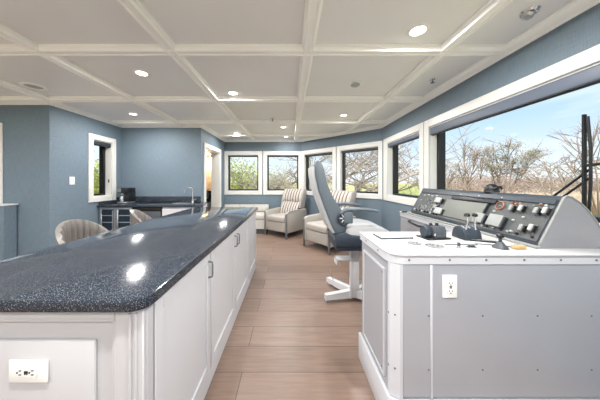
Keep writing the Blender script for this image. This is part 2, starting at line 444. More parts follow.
r = thing('sprinkler_head', 'small dark sprinkler on ceiling above the second right window', 'sprinkler', (1.58, 2.44, H))
obj('flange', MB().lathe([(.03, -.001), (.026, -.008), (.01, -.012)]), 'chrome', r); obj('deflector', MB().cyl((0, 0, -.035), .006, .025).cyl((0, 0, -.04), .02, .004), 'dark', r)
r = dup(r, (-.32, 4.0, H), label='small dark sprinkler on the far ceiling beam above the island end')
r = thing('smoke_detector', 'round white smoke detector on ceiling between helm seat and near light', 'detector', (.75, 2.53, H))
obj('mount', MB().lathe([(.062, -.001), (.062, -.012), (.05, -.016)]), 'canring', r); obj('cover', MB().lathe([(.048, -.016), (.052, -.03), (.035, -.04), (.001, -.041)]), 'boxl', r)
r = thing('ceiling_speaker', 'round white flush disc on the ceiling at far left', 'speaker', (-3.05, 2.62, H))
obj('rim', MB().lathe([(.08, -.002), (.085, -.014), (.11, -.01), (.115, -.001)], n=32), 'canring', r); obj('grille', MB().lathe([(.078, -.004), (.001, -.006)], n=32), 'boxl', r)

# ------------------------------------------------------------ island
def door_front(mb_name, x, y0, y1, z0, z1, parent, handle_y=None, m='cab'):
    # shaker door on a face looking +X
    b = MB(); f = .055
    b.box(x, x+.016, y0, y1, z0, z1, .002, 1)
    b.box(x+.016, x+.026, y0, y0+f, z0, z1, .002, 1).box(x+.016, x+.026, y1-f, y1, z0, z1, .002, 1)
    b.box(x+.016, x+.026, y0+f, y1-f, z0, z0+f, .002, 1).box(x+.016, x+.026, y0+f, y1-f, z1-f, z1, .002, 1)
    d = obj(mb_name, b, m, parent)
    if handle_y is not None:
        h = MB().tube([(x+.026, handle_y, z1-.045), (x+.05, handle_y, z1-.05), (x+.052, handle_y, z1-.07), (x+.052, handle_y, z1-.12), (x+.05, handle_y, z1-.14), (x+.026, handle_y, z1-.145)], .0055, 10)
        obj('handle', h, 'uphleg', d)
    return d
XF = -.536
def cab(y0, y1, doors, lab, end=False):
    r = thing('base_cabinet', lab, 'cabinet', (0, 0, 0), group='base cabinets of the island')
    r.location = (XF, (y0+y1)/2, 0); cy = (y0+y1)/2
    T = Matrix.Translation((-XF, -cy, 0))
    obj('body', MB(T).box(-1.2, XF, y0+(.06 if end else .001), y1-.001, .1, .876), 'cab', r)
    obj('plinth', MB(T).box(-1.18, XF+.018, y0+(.06 if end else .001), y1-.001, .0, .098, .003, 1), 'cab', r)
    for (a, c, hy) in doors:
        b = door_front('door', 0, a-cy, c-cy, .112, .862, r, None if hy is None else hy-cy)
    return r, T
c1, T1 = cab(.765, 1.42, [(.835, 1.412, 1.375)], 'white island base cabinet nearest the camera, single door and outlet end', True)
b = MB(T1)   # end panel, facing the camera (-Y)
y = .765
b.box(-1.2, -.51, y+.02, y+.058, .0, .876, .002, 1)
b.box(-1.2, -1.14, y, y+.02, 0, .876, .003, 1).box(-.61, -.51, y, y+.02, 0, .876, .003, 1)
b.box(-1.14, -.61, y, y+.02, .838, .876, .003, 1).box(-1.14, -.61, y, y+.02, 0, .12, .003, 1)
b.box(-1.135, -.615, y+.006, y+.02, .824, .838, .003, 1).box(-.625, -.611, y+.006, y+.02, .12, .83, .003, 1)
obj('end_panel', b, 'cabgrey', c1)
obj('raised_field', MB(T1).box(-1.06, -.685, y+.004, y+.02, .2, .76, .014, 2), 'cabgrey', c1)
b = MB(T1).cyl((-.535, y-.001, .02), .006, .84, 10).cyl((-.555, y-.001, .02), .006, .84, 10)
obj('corner_bead', b, 'cabgrey', c1)
cab(1.42, 2.70, [(1.43, 2.055, 2.02), (2.065, 2.69, 2.10)], 'white island base cabinet in the middle with two doors and paired pulls')
cab(2.70, 3.34, [(2.71, 3.32, None)], 'white island base cabinet at the far end of the island')
# counter
def rounded(pts, rad, n=6):
    out = []
    N = len(pts)
    for i, p in enumerate(pts):
        r = rad[i]; p = Vector(p)
        if r == 0: out.append(tuple(p)); continue
        a = (Vector(pts[i-1])-p).normalized(); c = (Vector(pts[(i+1) % N])-p).normalized()
        p0 = p+a*r; p1 = p+c*r
        for k in range(n+1):
            t = k/n; q = p0*(1-t)**2+p*2*t*(1-t)+p1*t*t; out.append((q.x, q.y))
    return out
pts = rounded([(-1.46, .735), (-.488, .735), (-.488, 3.39), (-1.46, 3.39)], [.07, .07, .05, .05])
b = MB().prism(pts, .878, .92, 'z', bev=.006)
tag(obj('island_countertop', b, 'granite'), 'long dark navy speckled stone countertop lying over the white island', 'countertop')

def outlet(name, loc, rz, lab, w=.075, h=.117, horiz=False):
    r = thing(name, lab, 'outlet', loc, rz)
    W, Hh = (h, w) if horiz else (w, h)
    obj('cover_plate', MB().box(-W/2, W/2, -.007, -.0005, -Hh/2, Hh/2, .003, 2), 'plate', r)
    R = Matrix.Rotation(PI/2, 4, 'Y') if horiz else Matrix()
    o2 = MB(R).box(-.0175, .0175, -.011, -.007, -.035, .035, .003, 1); off = 0
    obj('receptacle', o2, 'plate', r)
    for s in (-1, 1):
        q = MB(R)
        for x in (-.007, .007): q.box(x-.0013, x+.0013, -.0125, -.0108, s*.021-.004, s*.021+.004)
        q.cyl((0, -.0125, s*.021-.010), .0028, .0015, 8, axis='y')
        obj('socket_slots', q, 'slot', r)
    obj('test_button', MB(R).box(-.006, .006, -.013, -.0108, .001, .005), 'slot', r)
    obj('reset_button', MB(R).box(-.006, .006, -.013, -.0108, -.006, -.002), 'slot', r)
    return r
outlet('electrical_outlet', (-.905, .766, .662), 0, 'white horizontal outlet on the grey panelled end of the island', w=.078, h=.134, horiz=True)

# light switch on the left wall
r = thing('light_switch', 'white light switch plate on the blue wall left of the narrow window', 'switch', (-3.4, 3.43, 1.325), PI/2)
obj('cover_plate', MB().box(-.04, .04, -.006, -.0005, -.06, .06, .003, 2), 'plate', r); obj('rocker', MB().box(-.016, .016, -.011, -.006, -.033, .033, .003, 1), 'plate', r)
# ------------------------------------------------------------ kitchenette
pts = rounded([(-3.39, 3.86), (-1.53, 3.86), (-1.79, 4.47), (-1.79, 4.449), (-3.39, 4.449)], [0, .03, 0, 0, 0])
pts = rounded([(-3.39, 3.86), (-1.53, 3.86), (-1.68, 4.449), (-3.39, 4.449)], [0, .03, 0, 0])
ct = obj('kitchenette_countertop', MB().prism(pts, .862, .9, 'z', bev=.004), 'granite')
tag(ct, 'dark speckled countertop along the far kitchenette wall with backsplash', 'countertop')
obj('backsplash', MB().box(-3.388, -1.802, 4.43, 4.4485, .901, 1.01, .003, 1), 'granite', ct)
obj('side_splash', MB().box(-3.398, -3.38, 3.9, 4.428, .901, 1.0, .003, 1), 'granite', ct)
# beverage cooler, two doors
def cooler(x0, x1, lab, doors):
    r = thing('beverage_cooler', lab, 'cooler', ((x0+x1)/2, 3.9, 0)); w = x1-x0
    obj('body', MB().box(-w/2, w/2, .03, .52, .05, .855), 'blackp', r)
    obj('toe_grille', MB().box(-w/2+.01, w/2-.01, .06, .5, 0, .048), 'black', r)
    dw = w/doors
    for i in range(doors):
        a = -w/2+i*dw+.004; c = a+dw-.008; f = .035
        d = obj('door', MB().box(a, a+f, 0, .028, .06, .85, .003, 1).box(c-f, c, 0, .028, .06, .85, .003, 1).box(a+f, c-f, 0, .028, .06, .06+f, .003, 1).box(a+f, c-f, 0, .028, .85-f, .85, .003, 1), 'steel', r)
        obj('glass_panel', MB().box(a+f, c-f, .012, .02, .06+f, .85-f), 'cooler', d)
        for z in (.25, .42, .58, .7): obj('shelf_edge', MB().box(a+f, c-f, .007, .011, z, z+.012), 'shelf', d)
        hx = c-.02 if i == 0 and doors == 2 else a+.02
        obj('handle', MB().tube([(hx, 0, .3), (hx, -.035, .31), (hx, -.035, .8), (hx, 0, .81)], .008, 10), 'chrome', d)
cooler(-3.385, -2.80, 'stainless framed two-door glass beverage cooler under the kitchenette counter', 2)
r = thing('ice_maker', 'black front under-counter appliance right of the glass beverage cooler', 'appliance', (-2.53, 3.9, 0))
obj('body', MB().box(-.24, .24, .03, .52, .05, .855), 'blackp', r); obj('front_panel', MB().box(-.235, .235, 0, .028, .06, .78, .005, 2), 'dark', r)
obj('control_strip', MB().box(-.235, .235, 0, .028, .79, .85, .005, 2), 'black', r); obj('toe_grille', MB().box(-.22, .22, .06, .5, 0, .048), 'black', r)
r = thing('sink_cabinet', 'white kitchenette cabinet below the sink and faucet', 'cabinet', (-1.98, 3.9, 0))
obj('body', MB().prism([(-.29, .02), (.41, .02), (.29, .53), (-.29, .53)], .08, .86, 'z'), 'cab', r); obj('plinth', MB().box(-.28, .38, .06, .5, 0, .078), 'cab', r)
for a, c in ((-.28, .06), (.07, .4)):
    q = MB().box(a, c, -.002, .018, .1, .83, .002, 1).box(a, a+.05, -.01, -.002, .1, .83).box(c-.05, c, -.01, -.002, .1, .83).box(a+.05, c-.05, -.01, -.002, .78, .83).box(a+.05, c-.05, -.01, -.002, .1, .15)
    obj('door', q, 'cab', r)
r = thing('faucet', 'chrome gooseneck faucet standing behind the kitchenette sink', 'faucet', (-1.9, 4.3, .9))
obj('base', MB().lathe([(.028, .001), (.028, .01), (.02, .02), (.017, .08), (.02, .09)]), 'chrome', r)
P = [(0, 0, .08)]+[(0-.065+.065*math.cos(t), -.02*(1-math.cos(t)), .23+.065*math.sin(t)) for t in [PI*i/9 for i in range(10)]]+[(-.135, -.045, .19)]
obj('spout', MB().tube(P, .011, 12), 'chrome', r); obj('lever', MB().tube([(.015, 0, .05), (.05, 0, .06), (.075, -.01, .09)], .006), 'chrome', r)
r = thing('sink', 'oval steel sink rim set in the kitchenette counter before the faucet', 'sink', (-2.03, 4.13, .9))
b = MB(); n = 28; pr = [(.0, .17, .11, .001), (0, .19, .13, .006), (0, .2, .14, .001)]
vs = []; fs = []
for _, rx, ry, z in pr:
    for i in range(n): vs.append((rx*math.cos(2*PI*i/n), ry*math.sin(2*PI*i/n), z))
for j in range(2):
    for i in range(n): fs.append((j*n+i, j*n+(i+1) % n, (j+1)*n+(i+1) % n, (j+1)*n+i))
b._add(vs, fs); obj('rim', b, 'chrome', r)
b = MB(); b._add([(.17*math.cos(2*PI*i/n), .11*math.sin(2*PI*i/n), .0015) for i in range(n)], [tuple(range(n))]); obj('basin', b, 'steel', r)
obj('drain', MB().lathe([(.025, .0016), (.02, .004), (.001, .003)]), 'dark', r)
r = thing('coffee_maker', 'black and silver coffee maker in the kitchenette corner', 'coffee maker', (-3.12, 4.2, .9), -.1); r.scale = (.85, .85, .95)
obj('base', MB().box(-.1, .12, -.14, .12, .001, .03, .008, 2), 'steel', r); obj('column', MB().box(.0, .12, -.08, .12, .03, .3, .012, 2), 'coffee', r)
obj('head', MB().box(-.1, .12, -.14, .12, .2, .31, .015, 2), 'coffee', r); obj('front_trim', MB().box(-.1, -.005, -.146, -.141, .22, .3, .004, 1), 'steel', r)
obj('brew_spout', MB().cyl((-.05, -.06, .17), .02, .03), 'steel', r); obj('carafe', MB().lathe([(.035, .032), (.045, .06), (.045, .11), (.03, .14)], (-.05, -.06, 0)), 'steel', r)

# ------------------------------------------------------------ counter stools
def stool(loc, rz, lab):
    r = thing('counter_stool', lab, 'stool', loc, rz, group='counter stools along the island')
    obj('seat', MB().lathe([(.19, .6), (.215, .62), (.22, .66), (.2, .685), (.1, .695), (.001, .695)], n=32), 'stool', r)
    # channel-tufted barrel back, opening towards +X
    n = 72; vs = []; fs = []; rows = [0, .15, .35, .55, .75, .9, 1.0]
    for i in range(n+1):
        t = i/n; a = PI*.5+t*PI; edge = abs(t-.5)*2
        top = .7+.29*(1-.6*edge**2)
        rib = abs(math.sin(t*PI*11))
        for j, v in enumerate(rows):
            rr = .20-.02*rib+.025*v; z = .64+(top-.64)*v
            if j == 6: rr += .012
            vs.append((rr*math.cos(a), rr*math.sin(a), z))
        for j, v in enumerate(rows[::-1]):
            rr = .235+.03*v; z = .64+(top-.64)*v
            vs.append((rr*math.cos(a), rr*math.sin(a), z))
    m = 14
    for i in range(n):
        for j in range(m): fs.append((i*m+j, (i+1)*m+j, (i+1)*m+(j+1) % m, i*m+(j+1) % m))
    fs.append(tuple(range(m))); fs.append(tuple(n*m+j for j in range(m))[::-1])
    obj('backrest', MB()._add(vs, fs), 'stool', r)
    for sx, sy in ((1, 1), (1, -1), (-1, 1), (-1, -1)):
        obj('leg', MB().tube([(sx*.13, sy*.13, .61), (sx*.19, sy*.19, .0)], [.016, .01], 10), 'steel', r)
    r.scale = (.76, .76, 1)
    ring = [(.24*math.cos(2*PI*i/24), .24*math.sin(2*PI*i/24), .2) for i in range(25)]
    obj('foot_ring', MB().tube(ring, .008, 8, caps=False), 'steel', r)
    return r
s1 = stool((-1.67, 1.84, 0), -.15, 'champagne channel-backed counter stool at the island, the nearer one')
s2 = dup(s1, (-1.66, 2.62, 0), .35, 'champagne channel-backed counter stool at the island, before the beverage cooler')

# ------------------------------------------------------------ helm console
r = con = thing('helm_console', 'large L-shaped grey and white helm console with riveted panels', 'console', (.9, 1.4, 0))
T = Matrix.Translation((-.9, -1.4, 0))
body = [(.535, 1.172), (.575, 1.15), (1.86, 1.15), (1.86, 2.735), (1.375, 2.735), (1.375, 1.635), (.535, 1.635)]
obj('body', MB(T).prism(body, .0, .888, 'z'), 'conside', r)
top = rounded([(.515, 1.655), (.515, 1.13), (1.862, 1.13), (1.862, 2.75), (1.36, 2.75), (1.36, 1.655)], [.02, .085, 0, 0, .01, .0])
obj('console_top', MB(T).prism(top, .9325, .94, 'z', bev=.002), 'contop', r)
obj('edge_trim', MB(T).prism([(x*.999+.001, y) for x, y in rounded([(.52, 1.65), (.52, 1.137), (1.862, 1.137), (1.862, 2.74), (1.367, 2.74), (1.367, 1.65)], [.02, .085, 0, 0, .01, 0])], .889, .932, 'z'), 'contrim', r)
obj('front_panel', MB(T).box(.742, 1.855, 1.142, 1.149, .2, .886, .001, 1), 'conpanel', r)
obj('front_panel', MB(T).box(.588, .728, 1.142, 1.149, .2, .886, .001, 1), 'conpanel', r)
obj('seam_strip', MB(T).box(.7285, .7415, 1.138, 1.149, .19, .886, .003, 1), 'contrim', r)
obj('corner_post', MB(T).prism([(.527, 1.186), (.527, 1.165), (.57, 1.139), (.586, 1.141), (.586, 1.149), (.575, 1.149), (.534, 1.171), (.534, 1.186)], .19, .886, 'z'), 'contrim', r)
# left side access panel
obj('access_panel', MB(T).box(.526, .5345, 1.24, 1.56, .24, .82, .003, 1), 'conside', r)
q = MB(T)
for (a, c, z0, z1) in [(1.23, 1.24, .23, .83), (1.56, 1.57, .23, .83), (1.24, 1.56, .23, .24), (1.24, 1.56, .82, .83)]: q.box(.523, .5345, a, c, z0, z1)
obj('panel_moulding', q, 'contrim', r)
# baseboard
bb = [(.515, 1.655), (.515, 1.158), (.565, 1.125), (1.862, 1.125), (1.862, 1.149), (.575, 1.149), (.534, 1.171), (.534, 1.655)]
obj('baseboard', MB(T).prism(bb, 0, .185, 'z', bev=.003), 'contrim', r)
obj('leg_side_panel', MB(T).box(1.367, 1.3745, 1.7, 2.7, .1, .86, .003, 1), 'conside', r)
obj('side_handle', MB(T).tube([(1.3665, 2.52, .865), (1.345, 2.50, .86), (1.34, 2.3, .85), (1.3665, 2.27, .85)], .011, 10), 'blackp', r)
def screw(x, y, z, nx, ny, rad=.0055):
    R = Vector((nx, ny, 0)).to_track_quat('Z', 'Y').to_matrix().to_4x4()
    obj('screw', MB(T).lathe([(rad, 0), (rad*.8, .002), (.0005, .003)], (x, y, z), 10, R=R), 'uphleg', con)
for x in (.615, .72, .825, 1.013, 1.21, 1.398, 1.582, 1.77): 
    if x != .72: screw(x, 1.1355, .912, 0, -1, .006)
for z in (.62, .34):
    for x in (.72, 1.0, 1.285, 1.565, 1.82): screw(x, 1.142, z, 0, -1, .005)
    screw(.527, 1.176, z, -1, 0, .005); screw(.549, 1.151, z, -.52, -.85, .005)
for z in (.26, .8):
    for y in (1.26, 1.54): screw(.526, y, z, -1, 0, .005)
for y in (1.3, 1.5): screw(.5195, y, .912, -1, 0, .006)
outlet('electrical_outlet', (.826, 1.1415, .775), 0, 'white vertical outlet on the grey front panel of the helm console')

# dash --------------------------------------------------------
DX, DY, DZ = 1.41, 1.24, .941
r = dash = thing('instrument_dash', 'long sloping charcoal instrument dash standing on the console below the window', 'instrument panel', (DX, DY, DZ))
shear = .032
def dprof(d, off=0):
    # cross-section (x,z) relative
    return [(0, 0), (0, .022), (.138, .285), (.15, .292), (.18, .285), (.225, .255), (.264, .217), (.31, .16), (.345, .1), (.385, 0)]
def sheared(prof, y0, y1):
    n = len(prof); vs = [(x+shear*y0, y0, z) for x, z in prof]+[(x+shear*y1, y1, z) for x, z in prof]
    fs = [tuple(range(n)), tuple(range(n, 2*n))[::-1]]+[(i, i+n, (i+1) % n+n, (i+1) % n) for i in range(n)]
    return vs, fs
pf = dprof(0)
obj('housing', MB()._add(*sheared(pf, .012, 1.4)), 'dash', r)
obj('end_panel', MB()._add(*sheared([(x*1.0, z) for x, z in pf], 0, .0115)), 'dashend', r)
q = MB()
for i in range(1, len(pf)-1):
    pass
q.tube([(p[0], .0, p[1]+.002) for p in pf[1:9]], .005, 8)
obj('end_bead', q, 'boxm', r)
obj('base_ledge', MB().box(-.035, -.002, -.01, 1.36, .0, .012, .003, 1), 'boxm', r)
obj('foot', MB().box(-.055, .0, 1.402, 1.43, 0, .014, .003, 1), 'black', r)
# face frame
v = Vector((.138, 0, .263)); vl_ = v.length; v.normalize()
u = Vector((shear, 1, 0)).normalized(); nrm = v.cross(u).normalized()
if nrm.x > 0: nrm = -nrm
Tf = Matrix(((-u.x, v.x, nrm.x, 0), (-u.y, v.y, nrm.y, 0), (-u.z, v.z, nrm.z, .022), (0, 0, 0, 1)))
def F(name, u0, v0, w, h, d, m, bev=.003, lift=0, par=None):
    return obj(name, MB(Tf).box(-u0-w/2, -u0+w/2, v0-h/2, v0+h/2, .0005+lift, d+lift, bev, 2), m, par or dash)
obj('face_plate', MB(Tf).box(-1.375, -.02, .008, .285, .0, .004, .001, 1), 'dashface', r)
obj('top_strip', MB(Tf).box(-1.37, -.02, .245, .28, .0045, .012, .003, 1), 'dash', r)
# centre screen
F('screen_band', .60, .222, .46, .03, .018, 'scrdark', lift=.004)  # dark strip standing for the screen's upper recess edge
F('display_screen', .66, .115, .45, .17, .012, 'scr', lift=.004)
F('screen_edge', .425, .12, .012, .17, .02, 'scrdark', lift=.004)
# boxes
for (a, c, w, h, d, mm, lab) in [(.985, .172, .085, .055, .03, 'boxl', 'pale grey box'), (.90, .062, .10, .06, .035, 'boxl', 'pale grey lower box'), (1.0, .10, .05, .04, .02, 'boxm', None),
                          (.425+.01, .075, .085, .075, .03, 'boxm', 'raised grey keypad'), (.30, .08, .105, .085, .03, 'boxm', 'raised grey keypad nearer the dash end')]:
    o = F('control_box', a, c, w, h, d, mm, lift=.004, par=None)
    F('side_face', a-w/2-.006, c-.004, .012, h*.95, d*.8, 'scrdark', lift=.004, par=o)
# gauges
def gauge(u0, v0, rad, ring, lab=None):
    q = MB(Tf @ Matrix.Translation((-u0, v0, .0045))).lathe([(rad, 0), (rad, .008), (rad*.86, .01), (rad*.8, .004), (.001, .004)], n=24)
    g = obj('gauge', q, ring, dash)
    obj('dial', MB(Tf @ Matrix.Translation((-u0, v0, .009))).lathe([(rad*.78, 0), (.001, .001)], n=20), 'scrdark', g)
    obj('needle', MB(Tf).box(-u0-.001, -u0+rad*.6, v0-.001, v0+.001, .011, .012), 'boxl', g)
gauge(.339, .199, .032, 'rust'); gauge(.245, .228, .014, 'rust')
gauge(1.25, .06, .035, 'boxm'); gauge(1.17, .075, .026, 'boxl'); gauge(1.12, .15, .026, 'boxm'); gauge(1.2, .16, .022, 'boxm'); gauge(1.06, .06, .022, 'boxl')
# lever switches: pairs of upright grips
def lever(u0, v0, w=.022, h=.042, m='boxl'):
    L = F('lever_switch', u0, v0, w+.012, h+.012, .006, 'dark', lift=.004)
    b = MB(Tf @ Matrix.Translation((-u0, v0, .01))).box(-w/2, w/2, -h/2, h/2, 0, .022, .006, 2); obj('grip', b, m, L)
    b = MB(Tf @ Matrix.Translation((-u0+w*.7, v0-.003, .006))).box(-w*.2, w*.2, -h/2, h/2, 0, .02, .003, 1); obj('grip_side', b, 'slot', L)
for a, c, mm in [(.239, .189, 'boxm'), (.178, .196, 'boxl'), (.085, .191, 'boxm'), (.04, .198, 'boxl'), (.118, .068, 'boxm'), (.066, .08, 'boxl')]: lever(a, c, m=mm)
# indicator lenses and buttons
for i, (a, c, mm) in enumerate([(.83, .20, 'green'), (.80, .19, 'green'), (.78, .215, 'green'), (.855, .18, 'green'), (.21, .23, 'rust'), (.12, .225, 'green'), (.15, .14, 'boxl'), (.36, .15, 'boxl'), (.06, .235, 'boxl'),
                                (.09, .24, 'rust'), (1.05, .2, 'boxl'), (1.02, .145, 'slot'), (.96, .12, 'slot'), (.99, .05, 'slot'), (1.08, .12, 'boxl'), (1.3, .15, 'boxl'), (.2, .11, 'boxl'), (.05, .03, 'slot'), (.18, .035, 'boxl'), (.4, .025, 'boxl'), (.75, .262, 'boxl'), (.55, .262, 'boxl'), (.35, .262, 'boxl')]):
    b = MB(Tf @ Matrix.Translation((-a, c, .0045))).lathe([(.008, 0), (.008, .005), (.005, .009), (.0005, .01)], n=12); obj('push_button', b, mm, dash)

rb = random.Random(4)
for i in range(9):
    F('rocker_switch', 1.33-i*.05, .028, .016, .022, .014, 'slot' if i % 3 else 'boxl', lift=.004)
for i in range(5):
    F('rocker_switch', .36-i*.055, .028, .018, .014, .012, 'boxm' if i % 2 else 'slot', lift=.004)
for i in range(4):
    F('name_plate', 1.28-i*.07, .215+.01*(i % 2), .035, .014, .006, 'boxl', lift=.004)
# black compass on the dash
r = thing('compass', 'black domed compass sitting on the dash ridge against the window', 'compass', (1.60, 1.745, 1.225))
obj('base', MB().lathe([(.05, .008), (.048, .02), (.04, .026)]), 'blackp', r); obj('dome', MB().lathe([(.044, .022), (.044, .04), (.033, .06), (.016, .07), (.001, .072)]), 'black', r)
obj('sun_visor', MB().tube([(-.03, -.05, .035), (-.01, -.06, .05), (.02, -.055, .05), (.04, -.04, .035)], .008), 'black', r)

# things on the console top ---------------------------------------------
ZT = .941
def at(px, py, h=0):
    D = (1.32-ZT-h)*220/(py-181); return ((px-290)*D/220, D)
r = thing('chart_tablet', 'flat white tablet with dark edge lying at the far left of the console top', 'tablet', (.70, 1.50, ZT), .05)
obj('body', MB().box(-.11, .11, -.06, .06, 0, .007, .002, 1), 'dark', r); obj('screen', MB().box(-.1, .105, -.05, .055, .0072, .0085), 'paper', r)
r = au = thing('autopilot_unit', 'grey box shaped control unit with two knobs standing on the console top', 'control unit', (.95, 1.475, ZT), .15)
obj('base_plate', MB().box(-.1, .12, -.08, .07, 0, .008, .002, 1), 'blackp', r)
obj('housing', MB().prism([(-.07, .008), (.065, .008), (.06, .06), (.03, .085), (-.055, .085), (-.07, .05)], -.03, .085, 'x', bev=.006), 'dark', r)
obj('side_housing', MB().lathe([(.045, 0), (.05, .02), (.04, .05), (.001, .052)], (-.035, 0, .045), 20, R=Matrix.Rotation(-PI/2, 4, 'Y')), 'dash', r)
au.scale = (.75, .75, .95)
obj('side_screw', MB().cyl((-.032, -.073, .035), .008, .004, axis='y'), 'chrome', r)
for x in (-.01, .05): obj('knob', MB().lathe([(.014, .085), (.014, .098), (.01, .104), (.001, .104)], (x, .0, 0), 16), 'black', r)
for i, (x, y, rad, lab) in enumerate([(.755, 1.335, .036, 'round brushed flush gauge plate on the console top, left one of the pair'), (.84, 1.28, .046, 'round brushed flush gauge plate on the console top, right one of the pair')]):
    g = thing('deck_plate', lab, 'plate', (x, y, ZT), group='round plates on the console top')
    obj('rim', MB().lathe([(rad, 0), (rad, .004), (rad*.85, .005), (rad*.8, .003)], n=28), 'steel', g)
    obj('disc', MB().lathe([(rad*.78, .003), (rad*.6, .005), (.001, .005)], n=24), 'boxm', g)
    for q in range(5):
        an = 2*PI*q/5; obj('button', MB().cyl((rad*.45*math.cos(an), rad*.45*math.sin(an), .005), rad*.1, .002, 8), 'dark', g)
# twin throttle
r = thing('throttle_lever', 'dark rounded throttle housing with two chrome levers and black knobs', 'throttle', (1.17, 1.46, ZT))
hp = [(-.06, 0)]+[(-.058*math.cos(t), .012+.07*math.sin(t)) for t in [PI*i/10 for i in range(11)]]+[(.06, 0)]
obj('housing', MB().prism(hp, -.055, .055, 'x', bev=.004), 'dash', r)
for x in (-.035, 0, .035): obj('lever_slot', MB().prism([(-.052*math.cos(t), .012+.0725*math.sin(t)) for t in [PI*i/10 for i in range(11)]], x-.004, x+.004, 'x'), 'boxl', r)
for x, dx in ((-.03, .008), (.035, -.01)):
    L = obj('lever', MB().tube([(x, -.03, .06), (x+dx, -.04, .11), (x+dx*.8, -.035, .15)], [.008, .006, .006]), 'chrome', r)
    o = obj('lever_knob', MB().lathe([(.004, .0), (.015, .006), (.017, .014), (.012, .024), (.001, .026)], (x+dx*.8, -.035, .145), 16), 'black', L)
for (x, y, rz, lab) in [(1.02, 1.33, -.06, 'thin white placard strip on the console before the throttle'), (1.20, 1.32, -.35, 'thin pale strip on the console right of the throttle')]:
    g = thing('placard', lab, 'placard', (x, y, ZT), rz)
    obj('plate', MB().box(-.09, .09, -.02, .02, 0, .003, .001, 1), 'contrim', g); obj('border', MB().box(-.092, .092, -.024, -.0205, 0, .004, .001, 1), 'dark', g)
r = thing('slotted_vent', 'black slotted strip on the console top right of the throttle', 'vent', (1.215, 1.385, ZT), -.42)
obj('frame', MB().box(-.07, .07, -.02, .02, 0, .006, .002, 1), 'blackp', r)
for y in (-.009, .006): obj('slot', MB().box(-.062, .062, y, y+.006, .0062, .008), 'boxm', r)
r = thing('toggle_lever', 'short dark toggle standing on the console top before the throttle', 'switch', (.955, 1.245, ZT))
obj('base', MB().lathe([(.012, 0), (.012, .006), (.007, .01)], n=14), 'steel', r); obj('stem', MB().tube([(0, 0, .008), (0, 0, .03)], [.006, .008]), 'dark', r)
r = thing('rocker_switch', 'oval black rocker switch lying flush on the console top before the throttle', 'switch', (1.04, 1.262, ZT))
obj('bezel', MB().box(-.026, .026, -.01, .01, 0, .004, .003, 2), 'dark', r); obj('rocker', MB().box(-.018, .018, -.006, .006, .0042, .009, .002, 1), 'black', r)
r = thing('joystick', 'dark joystick with flared round base on the console before the dash', 'joystick', (1.19, 1.245, ZT))
obj('base', MB().lathe([(.036, 0), (.034, .008), (.022, .02), (.013, .034)]), 'dark', r); obj('stem', MB().cyl((0, 0, .03), .008, .03), 'dash', r); obj('knob', MB().lathe([(.008, .055), (.017, .062), (.018, .074), (.01, .082), (.001, .083)]), 'blackp', r)
r = thing('tan_switch_panel', 'small tan switch block on the console between joystick and dash', 'switch', (1.28, 1.232, ZT))
obj('body', MB().box(-.032, .032, -.014, .014, 0, .02, .005, 2), 'tan', r)
for x in (-.018, 0, .018): obj('button', MB().cyl((x, 0, .02), .006, .006, 12), 'boxl', r)

# ------------------------------------------------------------ helm chair
r = hc = thing('helm_chair', 'slate blue high-backed helm chair on a white pedestal beside the console', 'helm chair', (.72, 2.46, 0), 0)
T = Matrix.Translation((-.72, -2.46, 0))
# backrest: side profile in X-Z; extruded 2.2..2.68 in Y
side = [(.245, 1.50), (.27, 1.525), (.305, 1.522), (.335, 1.49), (.348, 1.40), (.38, 1.27), (.445, 1.13), (.53, 1.02), (.59, .93), (.575, .82), (.53, .75), (.47, .77), (.41, .88), (.345, 1.05), (.28, 1.23), (.25, 1.38)]
def inset(p, k):
    cx = sum(a for a, _ in p)/len(p); cy = sum(c for _, c in p)/len(p)
    return [(cx+(a-cx)*k, cy+(c-cy)*k) for a, c in p]
b = MB(T)
secs = [(2.2, .9), (2.215, 1.0), (2.27, 1.03), (2.44, .97), (2.61, 1.03), (2.665, 1.0), (2.68, .9)]
vs = []; fs = []; n = len(side)
for yy, kk in secs: vs += [(x, yy, z) for x, z in inset(side, kk)]
for j in range(len(secs)-1):
    for i in range(n): fs.append((j*n+i, j*n+(i+1) % n, (j+1)*n+(i+1) % n, (j+1)*n+i))
fs.append(tuple(range(n))); fs.append(tuple((len(secs)-1)*n+i for i in range(n))[::-1])
b._add(vs, fs); obj('backrest', b, 'slate', r, sub=1, angle=180)
# cream back shell on the rear (-X) face
rear = [(.245, 1.47), (.25, 1.38), (.28, 1.23), (.345, 1.05), (.41, .88), (.455, .79)]
b = MB(T)
P = [(x-.028, z) for x, z in rear]; Q = [(x+.004, z) for x, z in rear]
b.prism(P+Q[::-1], 2.225, 2.655, 'y', bev=.006); obj('back_shell', b, 'pale', r)
# head bolster
obj('headrest', MB(T).box(.255, .37, 2.24, 2.64, 1.33, 1.5, .04, 4, R=None), 'pale', r)
